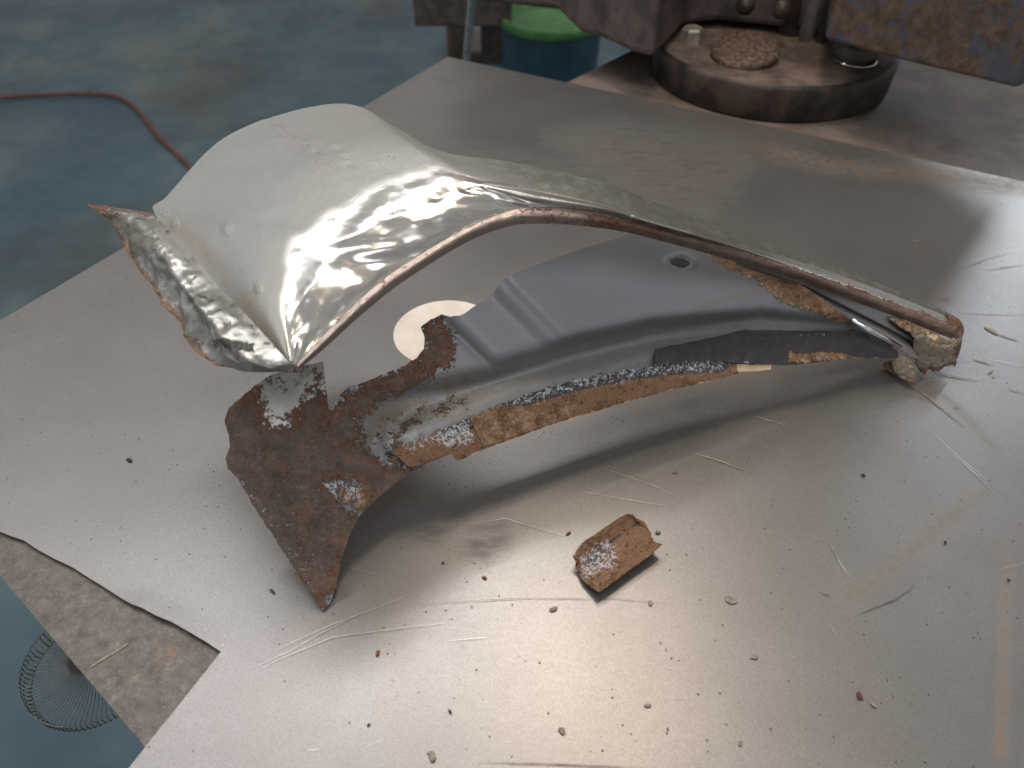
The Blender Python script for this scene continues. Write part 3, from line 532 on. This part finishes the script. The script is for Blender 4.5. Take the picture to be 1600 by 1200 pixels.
lump('peeled_scale', [(1388, 500), (1394, 497), (1412, 501), (1430, 507), (1445, 514), (1462, 524), (1484, 533), (1500, 528), (1502, 534), (1486, 540), (1464, 540), (1450, 536), (1432, 530), (1412, 515)], lambda x, y: .057-(x-1388)*.00024-(y-500)*.0001, M['clay'],
    lambda X, Y: dict(orange=.55*np.ones(X.shape), cream=.50*mpoly(X, Y, [(1440, 515), (1500, 525), (1500, 540), (1440, 535)], 6), rust=.3*np.ones(X.shape)), .8, .0018, 2.2, 23, .0015)
V, Fc, X, Y, U, W = loft([[(1476, 488, .046), (1490, 494, .042), (1497, 497, .039)], [(1482, 495, .046), (1497, 502, .042), (1505, 508, .036)], [(1482, 508, .042), (1496, 514, .036), (1506, 520, .030)], [(1478, 524, .034), (1492, 528, .030), (1501, 534, .024)]], 24, 24)
mesh('nose_cap', V, Fc, M['lip'], fender, solid=.0012, attrs=dict(rust=.62+.0*W))
# clay feet that carry the tip on the plate
lump('sealant_foot', [(1378, 570), (1396, 566), (1412, 580), (1424, 596), (1426, 601), (1414, 597), (1392, 582)], lambda x, y: .004, M['clay'], lambda X, Y: dict(rust=.5*np.ones(X.shape)), .6, .0008, seed=24, solid=.003)
adopt(fender)
# ================================================================== small rusty fragment
Bk = [(896, 869, .013), (908, 850, .013), (932, 833, .013), (958, 815, .0135), (980, 803, .014), (990, 806, .013)]
Md = [(903, 893, .0045), (925, 872, .0035), (950, 853, .0035), (978, 835, .004), (1004, 818, .0065), (1012, 825, .0085)]
Mf = [(915, 912, .0050), (937, 897, .004), (963, 878, .004), (990, 860, .0055), (1010, 846, .0075), (1022, 846, .0095)]
Fr = [(936, 926, .0095), (957, 912, .0095), (982, 893, .010), (1008, 874, .0105), (1022, 863, .0115), (1034, 851, .0125)]
V, Fc, X, Y, U, W = loft([Bk, Md, Mf, Fr], 90, 60); NN = vnormals(V, Fc)
ee = (np.minimum(U, 1-U) < .02); j = nzv(V, 260, 7, 2)*.0016*ee; V = V+NN*(.0008*nzv(V, 220, 3, 3))[:, None]; V[:, 0] += j; V[:, 1] -= j
mesh('rusty_sheet_fragment', V, Fc, M['strip'], None, solid=-.0012, attrs=dict(orange=.72-.1*W, rust=.36+.1*U, white=.56*mpoly(X, Y, [(896, 870), (945, 838), (965, 850), (968, 890), (935, 900), (915, 912)], 8), dark=.56*mpoly(X, Y, [(900, 880), (935, 850), (1000, 805), (1010, 820), (975, 835), (930, 890)], 8), cream=.4*sst(.94, 1, W)+.0*U),
     label='small curled rusty metal fragment lying alone in front of the car panel', category='metal fragment')
# ================================================================== loose flakes
def flake(name, px, py, r, mat, label, seed, el=1.4, rot=0.):
    n = 11; c = P(px, py, 0); s = r*np.linalg.norm(c-CC)/F; V = []; rnd = random.Random(seed)
    rad = [s*(.75+.5*rnd.random()) for _ in range(n)]
    for z, k in ((.0003, 1.), (.0009, .85)):
        for i in range(n):
            a = 2*math.pi*i/n; u, v_ = rad[i]*k*math.cos(a)*el, rad[i]*k*math.sin(a); V.append((c[0]+u*math.cos(rot)-v_*math.sin(rot), c[1]+u*math.sin(rot)+v_*math.cos(rot), z+rnd.random()*.0003))
    Fc = [[i, (i+1) % n, n+(i+1) % n, n+i] for i in range(n)]+[[n+i for i in range(n)], list(range(n))[::-1]]
    return mesh(name, V, Fc, mat, None, smooth=False, label=label, category='flake', group='loose flakes scattered on the steel plate')
FL = [(590, 1021, 4, 'flake_rust', 'red brown rust flake on the bare plate below the panel tip'), (757, 903, 4, 'flake_rust', 'rust crumb between the panel tip and the curled fragment'),
  (888, 834, 3.5, 'flake_rust', 'tiny orange brown crumb just behind the left end of the curled fragment'), (1343, 1088, 5.5, 'flake_red', 'dark red paint flake on the right part of the plate near the photo bottom'),
  (1364, 1102, 3.5, 'flake_grey', 'small faint grey brown flake just right of the dark red flake'), (1142, 938, 8, 'flake_grey', 'largest grey brown flake, right of and below the curled fragment'),
  (1016, 943, 5, 'flake_grey', 'grey brown flake right below the right end of the curled fragment'), (865, 952, 6, 'flake_grey', 'grey brown flake below left of the curled fragment'),
  (1179, 1027, 5, 'flake_grey', 'slanted grey flake halfway down the right centre of the plate'), (703, 1112, 4, 'flake_dark', 'black sliver on the lower middle of the plate'),
  (202, 719, 6, 'flake_dark', 'brown chip on the plate left of the rusty corner of the panel'), (878, 1142, 6, 'flake_grey', 'grey flake in the warm highlight near the bottom edge'),
  (675, 1183, 7, 'flake_grey', 'wide pale brown flake at the very bottom middle'), (1349, 743, 4.5, 'flake_dark', 'dark brown chip in the shadow edge right of the panel underside'),
  (1477, 848, 3, 'flake_dark', 'tiny black crumb far right beside the olive smear'), (1028, 833, 3.5, 'flake_green', 'tiny green flake just right of the curled fragment'),
  (1576, 907, 3, 'flake_dark', 'small black crumb beside the long rust streak at the right'), (426, 924, 3.5, 'flake_green', 'small dark green sliver left of the panel tip'),
  (1157, 1162, 4, 'flake_grey', 'grey brown flake at the lower edge right of the warm highlight'), (1012, 1103, 4, 'flake_grey', 'grey flake inside the brightest part of the warm highlight'),
  (576, 1113+20, 3, 'flake_dark', 'tiny round black crumb on the lower left of the plate'), (1055, 738, 4, 'flake_grey', 'brown grey speck in the shade below the panel'),
  (692, 880, 2.6, 'flake_dark', 'tiny black sliver in the shade beside the panel tip')]
for i, (x, y, r, m, lb) in enumerate(FL): flake('metal_flake', x, y, r*(.5 if m == 'flake_dark' else .72), M[m], lb, i, 1.2+.8*random.random(), random.random()*3)
parts = []
rn = random.Random(3)
for i in range(130):
    x = rn.uniform(0, 1600); y = rn.uniform(480, 1200) if i % 4 else rn.uniform(640, 1200)
    if (x < 380 and y > 760) or (350 < x < 1510 and 130 < y < 780-.17*(x-350)) or (340 < x < 600 and y < 960): continue
    c_ = P(x, y, 0); s = rn.choice((.5, .7, .9, 1.3))*.00045; n = 5
    V = [(c_[0]+s*math.cos(k*1.256+i)*(.7+.6*rn.random()), c_[1]+s*math.sin(k*1.256+i)*(.7+.6*rn.random()), z) for z in (.0003, .0009) for k in range(n)]
    parts.append((V, [[k, (k+1) % n, n+(k+1) % n, n+k] for k in range(n)]+[[n+k for k in range(n)]]))
V, Fc = join(parts); mesh('metal_grit', V, Fc, M['grit'], None, smooth=False, kind='stuff', label='fine dark grit scattered over the steel plate', category='grit')
# ================================================================== BACKGROUND
# orange cable on the floor
cp = [(-120, 158), (0, 152), (70, 148), (140, 146), (185, 152), (215, 172), (250, 215), (298, 262), (350, 330), (430, 430)]
cpt = [P(*cr([(a, b, Z0+.012) for a, b in cp], t)) for t in np.linspace(0, len(cp)-1, 90)]
V, Fc = tube(cpt, .0085, 8); mesh('floor_cable', V, Fc, M['cable'], None, label='orange cable running across the blue floor behind the bench', category='cable')
# blue bucket with green lid
c = P(862, 22, -.42); r_ = np.linalg.norm(P(941, 22, -.42)-c)
bk = empty('plastic_bucket', (c[0], c[1], Z0), 'blue plastic drum with a bright green top standing behind the bench', 'bucket')
V, Fc = lathe((c[0], c[1], Z0), [(0, 0), (r_*.9, 0), (r_*.93, .02), (r_*.985, .30), (r_, .385), (r_, .40)], 64); mesh('bucket_body', V, Fc, M['blue'], bk)
V, Fc = lathe((c[0], c[1], Z0), [(r_*.9, .425), (r_*1.0, .43), (r_*1.02, .425), (r_*1.02, .395), (r_*.99, .392), (r_*.99, .40)], 64); mesh('rim', V, Fc, M['green'], bk)
V, Fc = lathe((c[0], c[1], Z0), [(0, .415), (r_*.6, .412), (r_*.88, .405), (r_*.92, .425)], 64); mesh('lid', V, Fc, M['green'], bk)
adopt(bk)
# grey pipe stand
a = P(728, 100, -.30); a2 = P(742, -40, .05); b = a+(a-a2)*1.0
V, Fc = tube([a+(a-a2)*1.4, a, a2, a2+(a2-a)*.8], .0105, 16); mesh('steel_pipe', V, Fc, M['pipe'], None, label='slim grey steel pipe standing upright beside the far corner of the plate', category='pipe')
# dark machine legs behind
def box(name, x0, x1, ybase, h0, h1, depth, mat, parent=None, **k):
    A_ = P(x0, ybase, h0); B_ = P(x1, ybase, h0); V, Fc = prism([(A_[0], A_[1], h0), (B_[0], B_[1], h0), (B_[0], B_[1]+depth, h0), (A_[0], A_[1]+depth, h0)], h1-h0)
    return fixn(mesh(name, V, Fc, mat, parent, smooth=False, **k), .008)
st = empty('machine_stand', P(770, 60, Z0), 'dark grimy steel machine stand on the floor behind the far corner of the plate', 'machine stand')
box('cross_beam', 648, 800, 42, -.45, -.32, .2, M['darkm'], st); box('leg', 752, 800, 96, -.70, -.35, .12, M['darkm'], st)
q = P(716, 92, -.7); V, Fc = tube([(q[0], q[1], Z0), (q[0], q[1], -.4)], .045, 24); mesh('post', V, Fc, M['rustdisc'], st)
box('foot', 700, 812, 100, Z0, Z0+.06, .3, M['darkm'], st); adopt(st)
# round heavy machine base
HT = .058; e0 = P(1023, 62, HT); e1 = P(1396, 62, HT); cc = (e0+e1)/2; RB = np.linalg.norm(e1-e0)/2
cy = cc[1]; mc = empty('machine_column', (cc[0], cy, 0), 'heavy round cast iron machine base with bolts and a dark column on the far end of the bench', 'machine')
V, Fc = lathe((cc[0], cy, -.003), [(0, 0), (RB*.975, 0), (RB*.985, .004), (RB, HT-.006), (RB-.002, HT), (RB-.006, HT+.003)], 128); mesh('base_rim', V, Fc, M['rim'], mc)
V, Fc = lathe((cc[0], cy, -.003), [(RB-.006, HT+.003), (RB*.85, HT+.0034), (0, HT+.0035)], 128); mesh('base_top', V, Fc, M['dust'], mc)
zt = HT
q = P(1079, 66, zt+.0); V, Fc = lathe(q, [(.0, .026), (.016, .026), (.0195, .022), (.0205, 0)], 6); mesh('hex_nut', fixn(mesh('tmp', V, Fc, M['nut'])).data.vertices and V, Fc, M['nut'], mc, smooth=False); bpy.data.objects.remove(bpy.data.objects['tmp'])
q = P(1258, 62, zt); V, Fc = tube([q, q+np.array([.02, .02, .6])], .014, 20); mesh('column_rod', V, Fc, M['pipe'], mc)
q = P(1283, 66, zt); V, Fc = tube([q, q+np.array([.02, .02, .6])], .011, 20); mesh('column_rod', V, Fc, M['darkm'], mc)
q = P(1234, 52, zt); V, Fc = tube([q, q+np.array([.02, .02, .6])], .022, 24); mesh('column_rod', V, Fc, M['darkm'], mc)
q = P(1336, 88, zt); V, Fc = lathe(q, [(.0, .020), (.016, .020), (.017, .026), (.036, .026), (.040, .018), (.038, 0)], 32); mesh('socket', V, Fc, M['darkm'], mc)
ring = P(1336, 93, zt+.004); V, Fc = tube([(ring[0]+.034*math.cos(a), ring[1]+.034*math.sin(a), ring[2]) for a in np.linspace(0, 2*math.pi, 40)[:-1]], .0025, 8, True); mesh('socket_ring', V, Fc, M['chrome'], mc)
# cast body overhanging behind
pts = [P(x, y, .07) for x, y in [(700, -2), (870, 17), (905, 52), (937, 60), (984, 82), (1020, 92), (1070, 40), (1120, 34), (1230, 45), (1290, 55), (1500, -40), (900, -170)]]
V, Fc = prism(pts, 1.5); fixn(mesh('cast_body', V, Fc, M['darkm'], mc, smooth=False), .012, 3)
for (x, y) in [(1165, 8), (1222, 14)]:
    q = P(x, y, .12); V, Fc = lathe(q, [(0, .012), (.012, .010), (.017, 0)], 24, axis=(0, -1, .3)); mesh('body_bolt', V, Fc, M['rim'], mc)
adopt(mc)
q = P(1165, 78, zt+.014); V, Fc = lathe(q, [(0, .009), (.03, .0085), (.052, .006), (.0575, .0), (.055, -.008), (.045, -.012), (0, -.013)], 48, axis=(-.10, -.16, 1))
V = [Vector(v)+Vector((0, 0, .003*noise.noise(Vector(v)*60))) for v in V]
mesh('rusty_iron_disc', V, Fc, M['rustdisc'], None, label='thick pitted rusty iron disc lying tilted on the round machine base', category='iron disc')
# rusty blue beam
zb = .13; pts = [P(x, y, zb) for x, y in [(1288, 62), (1400, 93), (1588, 139), (1680, 95), (1500, 10), (1300, -40)]]
bm_ = empty('rusty_beam', pts[1], 'rusty blue mottled steel beam reaching in at the upper right above the plate', 'beam')
V, Fc = prism(pts, 1.0); fixn(mesh('beam_body', V, Fc, M['beam'], bm_, smooth=False), .006); adopt(bm_)
# wire guard under the bench corner
wg = empty('wire_fan_guard', P(120, 1060, -.25), 'round guard of thin grey wires sticking out under the bench corner at the lower left', 'wire guard')
zc = -.22; c = Vector(P(140, 1034, zc)); sc_ = float(np.linalg.norm(np.array(c)-CC))/F*.86
ax = (Vector(CC)-c).normalized(); ax = (ax+Vector((-.40, .35, 0))).normalized(); qx = ax.to_track_quat('Z', 'Y'); Rg = 96*sc_
def gp(r, a, z): return c+qx@Vector((r*math.cos(a), r*math.sin(a), z))
parts = []
for k in range(84):
    a = 2*math.pi*k/84; parts.append(tube([gp(Rg*t, a+.5*(1-t), Rg*(.20-.14*t*t)) for t in (.16, .35, .55, .75, .93)]+[gp(Rg, a, 0), gp(Rg*.99, a, -Rg*.22), gp(Rg*.93, a, -Rg*.30)], .0006, 5))
V, Fc = join(parts); mesh('radial_wires', V, Fc, M['wire'], wg, kind='stuff')
for r, z, n_ in ((1., 0, 1), (.93, -.30, 1), (.17, .2, 1)):
    V, Fc = tube([gp(Rg*r, a, Rg*z) for a in np.linspace(0, 2*math.pi, 73)[:-1]], .0008, 6, True); mesh('wire_ring', V, Fc, M['wire'], wg)
V, Fc = lathe(c+ax*Rg*.19, [(0, .002), (Rg*.15, .002), (Rg*.16, 0), (Rg*.16, -.004)], 32, axis=tuple(ax)); mesh('hub_cap', V, Fc, M['darkm'], wg)
adopt(wg)
